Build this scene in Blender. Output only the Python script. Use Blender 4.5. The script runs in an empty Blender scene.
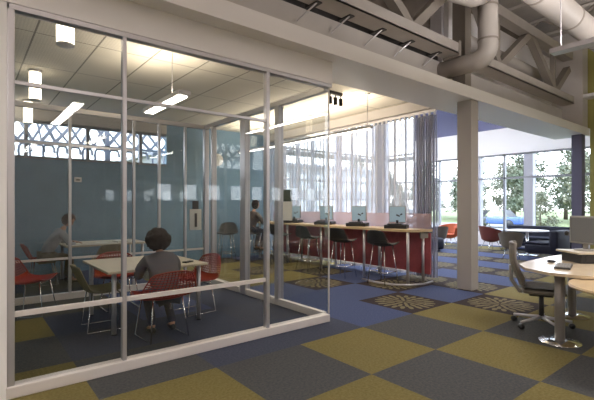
import bpy, bmesh, math, random
from mathutils import Vector, Matrix, noise
random.seed(7)
PI = math.pi
SC = bpy.context.scene
COL = SC.collection

# ------------------------------------------------------------------ materials
def mat(name, col, rough=.5, metal=0, emit=None, estr=0, bump=0, bscale=60, vary=0, vscale=8, spec=.5, vcol=None, sheen=0):
    m = bpy.data.materials.new(name); m.use_nodes = True
    nt = m.node_tree; b = nt.nodes['Principled BSDF']
    b.inputs['Base Color'].default_value = (*col, 1)
    b.inputs['Roughness'].default_value = rough
    b.inputs['Metallic'].default_value = metal
    b.inputs['Specular IOR Level'].default_value = spec
    if sheen: b.inputs['Sheen Weight'].default_value = sheen
    if emit:
        b.inputs['Emission Color'].default_value = (*emit, 1); b.inputs['Emission Strength'].default_value = estr
    tc = nt.nodes.new('ShaderNodeTexCoord')
    if vary or vcol:
        n = nt.nodes.new('ShaderNodeTexNoise'); n.inputs['Scale'].default_value = vscale; n.inputs['Detail'].default_value = 5
        nt.links.new(tc.outputs['Object'], n.inputs['Vector'])
        r = nt.nodes.new('ShaderNodeValToRGB')
        c2 = vcol or tuple(min(1, c * (1 + vary)) for c in col)
        c1 = col if vcol else tuple(c * (1 - vary) for c in col)
        r.color_ramp.elements[0].position = .35; r.color_ramp.elements[0].color = (*c1, 1)
        r.color_ramp.elements[1].position = .65; r.color_ramp.elements[1].color = (*c2, 1)
        nt.links.new(n.outputs['Fac'], r.inputs['Fac']); nt.links.new(r.outputs['Color'], b.inputs['Base Color'])
    if bump:
        n = nt.nodes.new('ShaderNodeTexNoise'); n.inputs['Scale'].default_value = bscale
        nt.links.new(tc.outputs['Object'], n.inputs['Vector'])
        bp = nt.nodes.new('ShaderNodeBump'); bp.inputs['Strength'].default_value = bump; bp.inputs['Distance'].default_value = .01
        nt.links.new(n.outputs['Fac'], bp.inputs['Height']); nt.links.new(bp.outputs['Normal'], b.inputs['Normal'])
    return m

def glass_mat(name, tint=(.93, .95, .95), fac=1.0):
    m = bpy.data.materials.new(name); m.use_nodes = True; nt = m.node_tree; nt.nodes.clear()
    o = nt.nodes.new('ShaderNodeOutputMaterial'); mx = nt.nodes.new('ShaderNodeMixShader')
    t = nt.nodes.new('ShaderNodeBsdfTransparent'); t.inputs['Color'].default_value = (*tint, 1)
    g = nt.nodes.new('ShaderNodeBsdfGlossy'); g.inputs['Roughness'].default_value = .01
    f = nt.nodes.new('ShaderNodeLayerWeight'); f.inputs['Blend'].default_value = .5
    pw = nt.nodes.new('ShaderNodeMath'); pw.operation = 'POWER'; pw.inputs[1].default_value = 5
    k = nt.nodes.new('ShaderNodeMath'); k.operation = 'MULTIPLY_ADD'; k.inputs[1].default_value = .9 * fac; k.inputs[2].default_value = .045 * fac
    L = nt.links.new
    L(f.outputs['Facing'], pw.inputs[0]); L(pw.outputs[0], k.inputs[0]); L(k.outputs[0], mx.inputs[0]); L(t.outputs[0], mx.inputs[1]); L(g.outputs[0], mx.inputs[2]); L(mx.outputs[0], o.inputs[0])
    return m

def translucent_mat(name, col, alpha, facing=.5, tr=.6):
    """sheer cloth or frosted film: part see-through, part scattering, thicker when seen edge-on"""
    m = bpy.data.materials.new(name); m.use_nodes = True; nt = m.node_tree; nt.nodes.clear(); L = nt.links.new
    o = nt.nodes.new('ShaderNodeOutputMaterial'); mx = nt.nodes.new('ShaderNodeMixShader')
    t = nt.nodes.new('ShaderNodeBsdfTransparent')
    d = nt.nodes.new('ShaderNodeBsdfDiffuse'); d.inputs['Color'].default_value = (*col, 1)
    tl = nt.nodes.new('ShaderNodeBsdfTranslucent'); tl.inputs['Color'].default_value = (*col, 1)
    m2 = nt.nodes.new('ShaderNodeMixShader'); m2.inputs[0].default_value = tr
    L(d.outputs[0], m2.inputs[1]); L(tl.outputs[0], m2.inputs[2])
    lw = nt.nodes.new('ShaderNodeLayerWeight'); lw.inputs['Blend'].default_value = .5
    a = nt.nodes.new('ShaderNodeMath'); a.operation = 'MULTIPLY_ADD'; a.use_clamp = True
    a.inputs[1].default_value = facing; a.inputs[2].default_value = alpha
    L(lw.outputs['Facing'], a.inputs[0]); L(a.outputs[0], mx.inputs[0])
    L(t.outputs[0], mx.inputs[1]); L(m2.outputs[0], mx.inputs[2]); L(mx.outputs[0], o.inputs[0])
    return m

M = dict(
    white=mat('white paint', (.86, .835, .83), .6, bump=.05),
    cream=mat('cream paint', (.58, .54, .51), .7, vary=.04, vscale=2),
    steel=mat('painted steel', (.25, .22, .19), .55, vary=.05, vscale=3),
    duct=mat('duct paint', (.41, .375, .345), .5, vary=.05, vscale=3),
    alu=mat('aluminium', (.60, .58, .60), .35, .7),
    alu_pale=mat('satin aluminium', (.74, .69, .66), .5, .25),
    leg=mat('brushed steel leg', (.30, .28, .27), .4, .4),
    chrome=mat('chrome', (.82, .82, .83), .15, 1),
    teal=mat('teal wall paint', (.16, .275, .385), .5, vary=.06, vscale=3),
    blue=mat('blue wall paint', (.11, .115, .22), .6),
    bay=mat('bulkhead paint', (.88, .86, .90), .6),
    olive=mat('olive wall paint', (.36, .33, .10), .6),
    navyp=mat('navy column paint', (.10, .10, .16), .5),
    redplastic=mat('red coated wire', (.26, .018, .010), .4),
    redpad=mat('red vinyl', (.24, .022, .012), .8, spec=.15),
    olivepad=mat('olive vinyl', (.24, .21, .12), .55),
    darkwire=mat('charcoal coated wire', (.035, .035, .035), .4),
    darkpad=mat('charcoal vinyl', (.05, .048, .045), .5),
    burg=mat('burgundy panel', (.40, .09, .10), .4, vary=.1),
    maple=mat('maple laminate', (.62, .46, .27), .35, vary=.06, vscale=5),
    pale=mat('pale laminate', (.60, .53, .41), .3, vary=.03, vscale=4),
    desk=mat('desk laminate', (.66, .54, .38), .2, vary=.05, vscale=5),
    black=mat('black plastic', (.02, .02, .022), .4),
    dark=mat('dark steel', (.05, .048, .05), .4, .3),
    greyp=mat('grey plastic', (.30, .285, .26), .45),
    meshf=mat('taupe mesh fabric', (.20, .18, .15), .8, bump=.3, bscale=300),
    screen_b=mat('pale blue screen', (.17, .24, .28), .3, emit=(.40, .52, .60), estr=.28),
    screen_g=mat('grey screen', (.13, .125, .12), .15, emit=(.4, .38, .35), estr=.08),
    navy=mat('navy upholstery', (.012, .014, .028), .7, spec=.25),
    maroon=mat('maroon shell', (.13, .03, .02), .45),
    rust=mat('rust shell', (.42, .09, .03), .5),
    taupe=mat('taupe shell', (.12, .105, .085), .5),
    lamp=mat('lit lamp glass', (.9, .87, .8), .4, emit=(1, .86, .66), estr=3.2),
    tube=mat('fluorescent tube', (1, 1, 1), .4, emit=(1, .90, .74), estr=9),
    paper=mat('paper', (.82, .80, .74), .8),
    grey_pl=mat('frosted plate', (.55, .55, .52), .5),
    skin=mat('skin', (.42, .23, .16), .55),
    hair=mat('dark brown hair', (.012, .006, .004), .8, bump=.8, bscale=90, spec=.2),
    hair2=mat('brown hair', (.07, .035, .02), .6, bump=.8, bscale=90),
    sweater=mat('grey sweater', (.115, .108, .122), .9, bump=.3, bscale=150),
    shirt=mat('pale grey shirt', (.33, .34, .36), .9, bump=.2),
    jacket=mat('dark jacket', (.10, .085, .085), .9),
    denim=mat('dark denim', (.03, .035, .06), .9),
    khaki=mat('khaki cloth', (.20, .17, .11), .9),
    eye=mat('eye', (.03, .02, .02), .2),
    grass=mat('grass', (.13, .16, .05), .9, vcol=(.20, .22, .09), vscale=.8),
    asphalt=mat('pale road', (.27, .26, .25), .9, vary=.05),
    leaf=mat('leaves', (.09, .115, .07), .7, vcol=(.15, .17, .11), vscale=.6),
    leaf2=mat('pale leaves', (.13, .14, .09), .7, vcol=(.20, .20, .13), vscale=.6),
    bark=mat('bark', (.12, .09, .07), .9),
    stone=mat('grey facade', (.30, .31, .33), .8, vary=.06),
    carblue=mat('blue car paint', (.06, .12, .35), .25),
    carsilver=mat('silver car paint', (.5, .5, .52), .25, .5),
    winmetal=mat('window frame metal', (.30, .31, .35), .45, .2),
    mullw=mat('pale frame metal', (.46, .46, .54), .5),
    rugd=mat('x', (.1, .1, .1)),
)
M['glass'] = glass_mat('clear glass', (.93, .94, .94), .8)
M['winglass'] = glass_mat('window glass', (.97, .98, .98), .5)
M['curtain'] = translucent_mat('sheer grey curtain', (.74, .73, .77), .42, .5, .5)
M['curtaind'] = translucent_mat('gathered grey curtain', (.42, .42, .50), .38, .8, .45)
M['frost'] = translucent_mat('pink frosted acrylic', (.74, .56, .56), .40, .25, .6)

# ceiling with seams every .71 m across and 2.8 m along, perforated texture
def ceiling_mat():
    m = mat('acoustic ceiling panels', (.5, .46, .38), .8); nt = m.node_tree; L = nt.links.new; b = nt.nodes['Principled BSDF']
    tc = nt.nodes.new('ShaderNodeTexCoord'); sp = nt.nodes.new('ShaderNodeSeparateXYZ'); L(tc.outputs['Object'], sp.inputs[0])
    def mth(op, a, bb=None, c=None):
        n = nt.nodes.new('ShaderNodeMath'); n.operation = op
        for i, v in enumerate((a, bb, c)):
            if v is None: continue
            if isinstance(v, (int, float)): n.inputs[i].default_value = v
            else: L(v, n.inputs[i])
        return n.outputs[0]
    fx = mth('FRACT', mth('MULTIPLY', mth('ADD', sp.outputs[0], 10.0), 1 / .71)); fy = mth('FRACT', mth('MULTIPLY', mth('ADD', sp.outputs[1], 8.06), 1 / 1.4))
    sx = mth('LESS_THAN', fx, .03); sy = mth('LESS_THAN', fy, .013); s = mth('MAXIMUM', sx, sy)
    dots = mth('MULTIPLY', mth('GREATER_THAN', mth('FRACT', mth('MULTIPLY', sp.outputs[0], 28)), .6), .10)
    fac = mth('MAXIMUM', s, dots)
    mx = nt.nodes.new('ShaderNodeMixRGB'); L(fac, mx.inputs[0]); mx.inputs[1].default_value = (.68, .63, .53, 1); mx.inputs[2].default_value = (.22, .20, .17, 1)
    L(mx.outputs[0], b.inputs['Base Color'])
    return m
M['ceil'] = ceiling_mat()

def carpet(name, c1, c2, flower=False):
    m = mat(name, c1, .95, bump=.35, bscale=220, vcol=c2, vscale=45, spec=.25)
    if not flower: return m
    nt = m.node_tree; L = nt.links.new; b = nt.nodes['Principled BSDF']
    def mth(op, a, bb=None, c=None):
        n = nt.nodes.new('ShaderNodeMath'); n.operation = op
        for i, v in enumerate((a, bb, c)):
            if v is None: continue
            if isinstance(v, (int, float)): n.inputs[i].default_value = v
            else: L(v, n.inputs[i])
        return n.outputs[0]
    tc = nt.nodes.new('ShaderNodeTexCoord'); sp = nt.nodes.new('ShaderNodeSeparateXYZ'); L(tc.outputs['Object'], sp.inputs[0])
    fx = mth('SUBTRACT', mth('FRACT', mth('ADD', sp.outputs[0], 20.2)), .5)
    fy = mth('SUBTRACT', mth('FRACT', mth('ADD', sp.outputs[1], 19.58)), .5)
    r = mth('SQRT', mth('ADD', mth('MULTIPLY', fx, fx), mth('MULTIPLY', fy, fy)))
    th = mth('ARCTAN2', fy, fx)
    def ring(n, r0, r1, ph):
        t = mth('DIVIDE', mth('SUBTRACT', r, r0), r1 - r0)                      # 0..1 along the petal
        inside = mth('MULTIPLY', mth('GREATER_THAN', t, 0), mth('LESS_THAN', t, 1))
        w = mth('SINE', mth('MULTIPLY', mth('POWER', mth('ABSOLUTE', t), .7), PI))
        c = mth('COSINE', mth('ADD', mth('MULTIPLY', th, n), ph))
        return mth('MULTIPLY', inside, mth('GREATER_THAN', mth('ADD', c, mth('MULTIPLY', w, 1.1)), .72))
    f = mth('MAXIMUM', ring(8, .02, .19, 0), mth('MAXIMUM', ring(16, .17, .33, 0), ring(20, .30, .455, 1.2)))
    mx = nt.nodes.new('ShaderNodeMixRGB'); L(f, mx.inputs[0]); mx.inputs[1].default_value = (.032, .022, .022, 1); mx.inputs[2].default_value = (.17, .145, .08, 1)
    L(mx.outputs[0], b.inputs['Base Color'])
    return m
M['c_yel'] = carpet('olive yellow carpet', (.145, .118, .036), (.20, .165, .062))
M['c_gry'] = carpet('slate grey carpet', (.052, .056, .062), (.085, .085, .083))
M['c_blu'] = carpet('blue carpet', (.048, .068, .155), (.068, .09, .19))
M['c_dbl'] = carpet('dark blue grey carpet', (.042, .05, .08), (.062, .07, .105))
M['c_flw'] = carpet('patterned carpet', (.03, .02, .02), (.03, .02, .02), True)

# ------------------------------------------------------------------ mesh builder
class MB:
    def __init__(s): s.bm = bmesh.new()
    def box(s, x0, x1, y0, y1, z0, z1, bev=0):
        r = bmesh.ops.create_cube(s.bm, size=1)
        bmesh.ops.scale(s.bm, vec=(abs(x1 - x0), abs(y1 - y0), abs(z1 - z0)), verts=r['verts'])
        bmesh.ops.translate(s.bm, vec=((x0 + x1) / 2, (y0 + y1) / 2, (z0 + z1) / 2), verts=r['verts'])
        if bev:
            es = list({e for v in r['verts'] for e in v.link_edges})
            bmesh.ops.bevel(s.bm, geom=es, offset=bev, segments=2, affect='EDGES', profile=.6)
        return s
    def bar(s, a, b, w, h=None, up=(0, 0, 1)):
        """box-section bar from a to b, w wide, h high"""
        h = h or w; a = Vector(a); b = Vector(b); d = b - a; L_ = d.length; d.normalize()
        u = Vector(up)
        if abs(d.dot(u)) > .98: u = Vector((0, 1, 0))
        x = d.cross(u).normalized(); y = x.cross(d)
        r = bmesh.ops.create_cube(s.bm, size=1)
        bmesh.ops.scale(s.bm, vec=(w, L_, h), verts=r['verts'])
        mt = Matrix((x, d, y)).transposed().to_4x4(); mt.translation = (a + b) / 2
        bmesh.ops.transform(s.bm, matrix=mt, verts=r['verts'])
        return s
    def tube(s, pts, r, n=8, r2=None, caps=True):
        pts = [Vector(p) for p in pts]; rings = []
        ref = None
        for i, p in enumerate(pts):
            d = (pts[min(i + 1, len(pts) - 1)] - pts[max(i - 1, 0)]).normalized()
            if ref is None: ref = Vector((0, 0, 1)) if abs(d.z) < .9 else Vector((1, 0, 0))
            x = d.cross(ref).normalized(); y = x.cross(d).normalized(); ref = y
            rr = r if r2 is None else r + (r2 - r) * i / (len(pts) - 1)
            rings.append([s.bm.verts.new(p + (x * math.cos(2 * PI * k / n) + y * math.sin(2 * PI * k / n)) * rr) for k in range(n)])
        for a, b in zip(rings, rings[1:]):
            for k in range(n): s.bm.faces.new((a[k], a[(k + 1) % n], b[(k + 1) % n], b[k]))
        if caps:
            s.bm.faces.new(rings[0][::-1]); s.bm.faces.new(rings[-1])
        return s
    def lathe(s, c, prof, n=20):
        """prof: list of (radius, z) going up"""
        rings = []
        for r, z in prof:
            r = max(r, .0005)
            rings.append([s.bm.verts.new((c[0] + r * math.cos(2 * PI * k / n), c[1] + r * math.sin(2 * PI * k / n), c[2] + z)) for k in range(n)])
        for a, b in zip(rings, rings[1:]):
            for k in range(n): s.bm.faces.new((a[k], a[(k + 1) % n], b[(k + 1) % n], b[k]))
        s.bm.faces.new(rings[0][::-1]); s.bm.faces.new(rings[-1])
        return s
    def prism(s, poly, z0, z1):
        b = [s.bm.verts.new((x, y, z0)) for x, y in poly]; t = [s.bm.verts.new((x, y, z1)) for x, y in poly]
        n = len(poly); s.bm.faces.new(b[::-1]); s.bm.faces.new(t)
        for k in range(n): s.bm.faces.new((b[k], b[(k + 1) % n], t[(k + 1) % n], t[k]))
        return s
    def grid(s, f, nu, nv):
        vs = [[s.bm.verts.new(f(i / nu, j / nv)) for j in range(nv + 1)] for i in range(nu + 1)]
        for i in range(nu):
            for j in range(nv): s.bm.faces.new((vs[i][j], vs[i + 1][j], vs[i + 1][j + 1], vs[i][j + 1]))
        return s
    def blob(s, c, rad, sub=2, amp=0, fr=2):
        r = bmesh.ops.create_icosphere(s.bm, subdivisions=sub, radius=1)
        for v in r['verts']:
            k = 1 + amp * noise.noise(v.co * fr + Vector(c))
            v.co = Vector((v.co.x * rad[0] * k + c[0], v.co.y * rad[1] * k + c[1], v.co.z * rad[2] * k + c[2]))
        return s
    def build(s, name, m, parent=None, smooth=False, kind=None, normals=True):
        if normals: bmesh.ops.recalc_face_normals(s.bm, faces=s.bm.faces[:])
        me = bpy.data.meshes.new(name); s.bm.to_mesh(me); s.bm.free()
        for p in me.polygons: p.use_smooth = smooth
        o = bpy.data.objects.new(name, me); COL.objects.link(o)
        if m is not None: me.materials.append(m)
        if parent is not None: o.parent = parent
        if kind: o['kind'] = kind
        return o

def tag(o, label, cat, group=None, kind=None):
    o['label'] = label; o['category'] = cat
    if group: o['group'] = group
    if kind: o['kind'] = kind
    return o
def thing(name, label, cat, loc=(0, 0, 0), rz=0, group=None):
    o = bpy.data.objects.new(name, None); COL.objects.link(o); o.empty_display_size = .1
    o.location = loc; o.rotation_euler = (0, 0, rz)
    return tag(o, label, cat, group)
def struct(name, mb, m, parent=None, smooth=False):
    o = mb.build(name, m, parent, smooth)
    if parent is None: o['kind'] = 'structure'
    return o
def sthing(name):
    o = bpy.data.objects.new(name, None); COL.objects.link(o); o['kind'] = 'structure'; return o
def dup(root, loc, rz, label=None, group=None):
    r = root.copy(); COL.objects.link(r); r.location = loc; r.rotation_euler = (0, 0, rz)
    if label: r['label'] = label
    if group: r['group'] = group
    for ch in list(root.children):
        c = ch.copy(); COL.objects.link(c); c.parent = r
        for g in ch.children:
            d = g.copy(); COL.objects.link(d); d.parent = c
    return r
def B(*a, **k): return MB().box(*a, **k)
def arc(c, r, a0, a1, n, z): return [(c[0] + r * math.cos(a0 + (a1 - a0) * i / n), c[1] + r * math.sin(a0 + (a1 - a0) * i / n), z) for i in range(n + 1)]

# ------------------------------------------------------------------ floor
def floor():
    Y, G, U, D, F = 0, 1, 2, 3, 4
    x0, y0 = -.2, .42                      # tile corners sit at x = n - .2, y = n + .42
    over = {(1, 1): D, (0, 1): D, (-1, 1): D, (-2, 1): G, (-3, 1): Y, (1, 0): G, (3, 0): F, (4, 0): Y, (5, 0): G,
            (1, 1): U, (2, 1): F, (3, 1): U, (4, 1): F, (5, 1): U, (6, 1): F, (7, 1): U, (8, 1): Y,
            (1, 2): U, (2, 2): U, (3, 2): F, (4, 2): F, (5, 2): U, (6, 2): F, (7, 2): U,
            (-3, 2): G, (-2, 2): D, (-1, 2): D, (0, 2): D, (-3, 3): Y, (-2, 3): D, (-1, 3): U, (0, 3): D, (1, 3): U,
            (2, 3): F, (3, 3): U, (4, 3): U, (5, 3): F, (-3, 4): G, (-3, 5): G, (2, 4): Y, (3, 4): F, (0, 4): D, (1, 4): Y, (1, 5): Y, (0, 5): Y,
            (2, 5): F, (3, 5): Y, (1, 6): Y, (2, 6): Y, (0, 6): G, (3, 6): F, (4, 4): U, (4, 5): Y,
            (0, -1): G, (1, -1): Y, (2, -1): G, (3, -1): Y}
    bm = bmesh.new(); fs = []
    for i in range(-8, 16):
        for j in range(-9, 13):
            xa, ya = 2.8 + i, 2.42 + j
            c = over.get((i, j))
            if c is None:
                if j <= 0 and i < 6: c = Y if (i + j) % 2 == 0 else G
                elif j <= 0: c = (F, U, Y, G)[(i * 3 + j * 5) % 4]
                elif i < 2: c = (D, U, G)[(i * 5 + j * 3) % 3]
                elif i >= 11: c = (U, G, U, Y)[(i + j * 2) % 4]
                else: c = F if i % 2 == 0 else U
            v = [bm.verts.new((x, y, 0)) for x, y in ((xa, ya), (xa + 1, ya), (xa + 1, ya + 1), (xa, ya + 1))]
            f = bm.faces.new(v); f.material_index = c
    bmesh.ops.remove_doubles(bm, verts=bm.verts, dist=1e-4)
    me = bpy.data.meshes.new('floor'); bm.to_mesh(me); bm.free()
    for k in ('c_yel', 'c_gry', 'c_blu', 'c_dbl', 'c_flw'): me.materials.append(M[k])
    o = bpy.data.objects.new('floor', me); COL.objects.link(o); o['kind'] = 'structure'
floor()

# ------------------------------------------------------------------ shell
XB = 15.3   # far window wall (faces the bay), plane x
YT = 10.4   # teal wall plane y
YW = 12.65  # tall window wall plane y
struct('ceiling_study', B(.15, 7.15, 3.98, YT, 3.62, 3.7), M['ceil'])
struct('trim_1', B(3.72, 13.0, 3.65, 4.5, 3.35, 3.55), mat('bright white paint', (.86, .84, .82), .5))                 # beam soffit along the hall
struct('trim_2', B(-5.2, 3.72, 3.65, 3.86, 3.35, 3.55), M['white'])
struct('trim_3', B(-5.2, 3.70, 3.86, 3.97, 3.065, 3.5), M['white'])                # fascia over the glass room
struct('trim_4', B(7.15, 7.35, 4.5, YW, 3.42, 3.70), M['cream'])                   # ceiling edge above the curtain
struct('wall_upper_front', B(-5.2, 12.6, 4.15, 4.3, 3.55, 4.08), M['cream'])
struct('wall_upper_back', B(-5.2, 12.6, 4.75, 4.85, 3.62, 6.1), mat('brown upper wall', (.17, .14, .115), .8, vary=.15, vscale=1.5))
struct('wall_olive_upper', B(13.0, 13.15, 3.64, 4.85, 3.56, 6.1), M['olive'])
struct('wall_left', B(-5.2, .246, 3.86, 3.97, 0, 3.06), M['white'])
struct('wall_study_side', B(.05, .15, 3.98, YT, 0, 3.7), M['teal'])
struct('wall_teal_low', B(.05, 4.05, YT, YT + .15, 0, 2.5), M['teal'])
struct('wall_teal', B(4.05, 7.8, YT, YT + .15, 0, 3.7), M['teal'])
struct('trim_5', B(.05, 4.05, YT, YT + .15, 3.33, 3.7), M['cream'])
struct('wall_return', B(7.8, 7.95, YT, YW, 0, 5.5), M['bay'])
struct('ceiling_bay', B(7.35, XB, 4.5, YW, 5.45, 5.55), M['white'])
struct('wall_bay_inner', B(7.27, 7.35, 4.5, YT, 3.62, 5.5), M['bay'])
struct('wall_bay_south', B(7.35, 12.6, 4.4, 4.5, 3.55, 5.5), M['white'])
struct('wall_bulkhead', B(XB, XB + .2, 2.6, 10.8, 3.36, 4.30), M['bay'])
struct('wall_blue', B(XB + .02, XB + .2, 2.6, 10.8, 4.30, 5.5), M['blue'])
struct('baseboard_bay', B(XB - .02, XB + .2, 2.6, YW + .1, 0, .5), M['bay'])
struct('baseboard_bay_left', B(7.95, XB, YW, YW + .2, 0, .35), M['bay'])
struct('wall_olive', B(13.0, 13.15, -6, 3.64, 0, 6.1), M['olive'])
struct('wall_pier', B(12.55, 12.95, 3.68, 4.7, 3.55, 6.1), M['cream'])
struct('wall_corner', B(13.15, XB, 2.5, 2.6, 0, 5.5), M['white'])
struct('ceiling_corner', B(12.6, XB, 2.5, 4.5, 4.32, 4.4), M['white'])
# the lobby behind the camera
struct('wall_lobby_left', B(-5.3, -5.2, -6, 4.85, 0, 6.1), M['cream'])
struct('wall_lobby_low', B(-5.2, 12.75, -6.15, -6, 0, 1.7), M['cream'])
struct('wall_lobby_high', B(-5.2, 12.75, -6.15, -6, 2.45, 6.1), M['cream'])
struct('ceiling', B(-5.3, 13.15, -6.15, 4.85, 6.1, 6.2), M['duct'])
w = sthing('window_1')
B(-5.2, 4.6, -6.15, -6.0, 1.7, 2.45).build('wall_panel', M['cream'], w)
for k in range(9): B(4.6 + k * .95, 4.6 + k * .95 + .45, -6.12, -6.02, 1.7, 2.45).build('mullion', M['white'], w)
B(4.6, 12.75, -6.12, -6.02, 2.22, 2.45).build('transom', M['white'], w)
B(4.6, 12.75, -6.09, -6.07, 1.7, 2.45).build('pane', M['winglass'], w)

# columns
def column(name, x0, x1, y0, y1, z0, z1, m):
    o = MB().box(x0, x1, y0, y1, z0, z1, .008).build(name, m); o['kind'] = 'structure'; return o
column('trim_column', 6.88, 7.12, 3.68, 3.95, 0, 3.35, mat('taupe column paint', (.38, .35, .325), .5))
column('trim_column_upper', 6.89, 7.10, 3.8, 4.05, 3.55, 6.1, M['steel'])
column('trim_column_navy', 12.5, 12.75, 3.68, 3.92, 0, 3.35, M['navyp'])

# window walls
def window_wall(name, axis, c, a0, a1, z0, z1, mulls, trans, thick=(), wd=.07, m=None):
    w = sthing(name); m = m or M['winmetal']
    def bx(p0, p1, q0, q1, d=.09):
        return B(c, c + d, p0, p1, q0, q1) if axis == 'x' else B(p0, p1, c, c + d, q0, q1)
    bx(a0, a1, z0, z1, .012).build('pane', M['winglass'], w)
    for q in mulls: bx(q - wd / 2, q + wd / 2, z0, z1, .12).build('mullion', m, w)
    for q, t in thick: bx(q - t / 2, q + t / 2, z0, z1, .22).build('post', M['mullw'], w)
    for z in trans: bx(a0, a1, z - wd / 2, z + wd / 2, .10).build('transom', m, w)
    return w
window_wall('window_2', 'x', XB + .02, 2.6, 10.8, .5, 3.36, (4.75, 6.95, 8.6, 9.6, 3.4), (.53, 2.48, 3.33), ((6.12, .3), (10.75, .22), (7.9, .12)))
window_wall('window_3', 'x', XB + .02, 10.86, YW, .5, 5.45, (11.3, 11.9), (.53, 1.75, 2.5, 3.76, 5.4), ((12.55, .35),))
window_wall('window_4', 'y', YW + .02, 7.95, XB, .35, 5.45, (8.7, 9.5, 10.3, 11.1, 11.9, 13.4, 14.4), (.4, 1.75, 2.5, 3.72, 5.4), ((12.6, .26), (15.1, .4)))
window_wall('window_5', 'y', YT + .02, .15, 4.05, 2.5, 3.33, (1.0, 2.2, 3.4), (2.52, 3.30))
# tie rods of the canopy outside the tall windows
cn = thing('canopy', 'dark steel window canopy hung on slanting rods outside the tall corner windows', 'canopy')
B(8, XB + 1.1, YW + .35, YW + 1.1, 3.60, 3.70).build('canopy_blade', M['winmetal'], cn)
B(XB + .35, XB + 1.1, 10.9, YW + .35, 3.60, 3.70).build('canopy_blade', M['winmetal'], cn)
for a, b in (((10.4, 13.3, 3.7), (9.6, 12.9, 5.3)), ((10.4, 13.3, 3.7), (11.3, 12.9, 5.3)), ((13.6, 13.3, 3.7), (12.7, 12.9, 5.3)), ((13.6, 13.3, 3.7), (14.8, 12.9, 5.3)),
             ((16, 12.4, 3.7), (15.6, 11.5, 5.3)), ((16, 10.95, 3.7), (15.6, 11.8, 5.3))):
    MB().tube([a, b], .022, 6).build('tie_rod', M['winmetal'], cn)

# lattice outside the clerestory
lt = thing('steel_lattice', 'dark branching steel lattice seen through the high windows above the teal wall', 'lattice')
for z in (2.47, 2.97, 3.48): B(.2, 5.4, 11.15, 11.23, z - .03, z + .03).build('chord', M['winmetal'], lt)
for x in (.25, 2.8, 5.35): B(x - .05, x + .05, 11.15, 11.25, -.3, 3.5).build('post', M['winmetal'], lt)
rr = random.Random(3)
x = .3
while x < 5.2:
    x2 = x + rr.uniform(.18, .4)
    MB().bar((x, 11.2, 3.0), (x2 + rr.uniform(-.1, .1), 11.2, 3.46), rr.uniform(.05, .08)).build('web_bar', M['winmetal'], lt)
    MB().bar((x2, 11.25, 3.0), (x + rr.uniform(-.1, .1), 11.25, 3.46), rr.uniform(.04, .07)).build('web_bar', M['winmetal'], lt)
    c = (x + x2) / 2; a = rr.uniform(.09, .16)
    MB().tube([(c + a * math.cos(t), 11.2, 2.73 + .2 * math.sin(t) + .03 * math.sin(3 * t)) for t in [k * PI / 7 for k in range(rr.choice((9, 11, 14)))]], .032, 5).build('curved_bar', M['winmetal'], lt)
    x = x2

# ------------------------------------------------------------------ glass study room
YF = 3.88; XR = 3.66; YBk = 7.42
g = thing('glass_partition', 'large front glass partition of the study room with aluminium mullions and low curb', 'glass partition', group='glass walls of the study room')
B(.24, 3.65, YF - .03, YF + .09, 0, .095, bev=.01).build('base_rail', M['alu_pale'], g)
B(.26, 3.70, YF - .015, YF + .075, 3.02, 3.062).build('head_rail', M['alu'], g)
for xx, w_ in ((.272, .05), (1.118, .036), (2.69, .045)):
    B(xx - w_ / 2, xx + w_ / 2, YF - .02, YF + .05, .095, 3.02, bev=.008).build('mullion', M['alu'], g)
for a, b in ((.297, 1.10), (1.136, 2.667)):
    for z in (.645, 2.46): B(a, b, YF - .005, YF + .035, z - (.02 if z < 1 else .014), z + (.02 if z < 1 else .014)).build('transom', M['alu_pale'] if z < 1 else M['alu'], g)
for a, b in ((.297, 1.10), (1.136, 2.668), (2.712, XR)):
    B(a, b, YF + .01, YF + .02, .095, 3.02).build('pane', M['glass'], g)
B(XR, XR + .012, YF + .005, YF + .022, .095, 3.02).build('corner_strip', M['alu_pale'], g)
g = thing('glass_partition', 'right side glass wall of the study room with sliding doors and thick posts', 'glass partition', group='glass walls of the study room')
B(XR - .03, XR + .04, YF + .09, 5.88, 0, .10, bev=.01).build('base_rail', M['alu_pale'], g)
B(XR - .03, XR + .09, 6.1, YBk + .05, 0, .10, bev=.01).build('base_rail', M['alu_pale'], g)
B(XR - .02, XR + .06, YF + .08, YBk + .05, 2.985, 3.06).build('head_rail', M['alu'], g)
for yy, w_ in ((5.0, .10), (5.97, .17), (7.1, .07), (YBk, .09)):
    B(XR - .03, XR + .07, yy - w_ / 2, yy + w_ / 2, .0, 2.985, bev=.008).build('post', M['alu'], g)
for a, b in ((YF + .05, 4.95), (5.05, 5.88), (6.06, 7.06)):
    B(XR + .02, XR + .03, a, b, .10, 2.985).build('pane', M['glass'], g)
g = thing('glass_partition', 'rear glass wall of the study room, in front of the far teal wall', 'glass partition', group='glass walls of the study room')
B(.19, XR - .03, YBk - .03, YBk + .05, 0, .10).build('base_rail', M['alu_pale'], g)
B(.19, XR - .03, YBk - .02, YBk + .05, 2.985, 3.06).build('head_rail', M['alu'], g)
for xx in (1.3, 2.3, 2.75, 3.25):
    B(xx - .02, xx + .02, YBk - .02, YBk + .04, .10, 2.985).build('mullion', M['alu'], g)
B(.19, XR - .03, YBk, YBk + .03, .63, .665).build('transom', M['alu_pale'], g)
B(.19, 2.3, YBk, YBk + .03, 2.44, 2.48).build('transom', M['alu'], g)
B(.19, XR - .03, YBk + .01, YBk + .018, .1, 2.985).build('pane', M['glass'], g)

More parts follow.
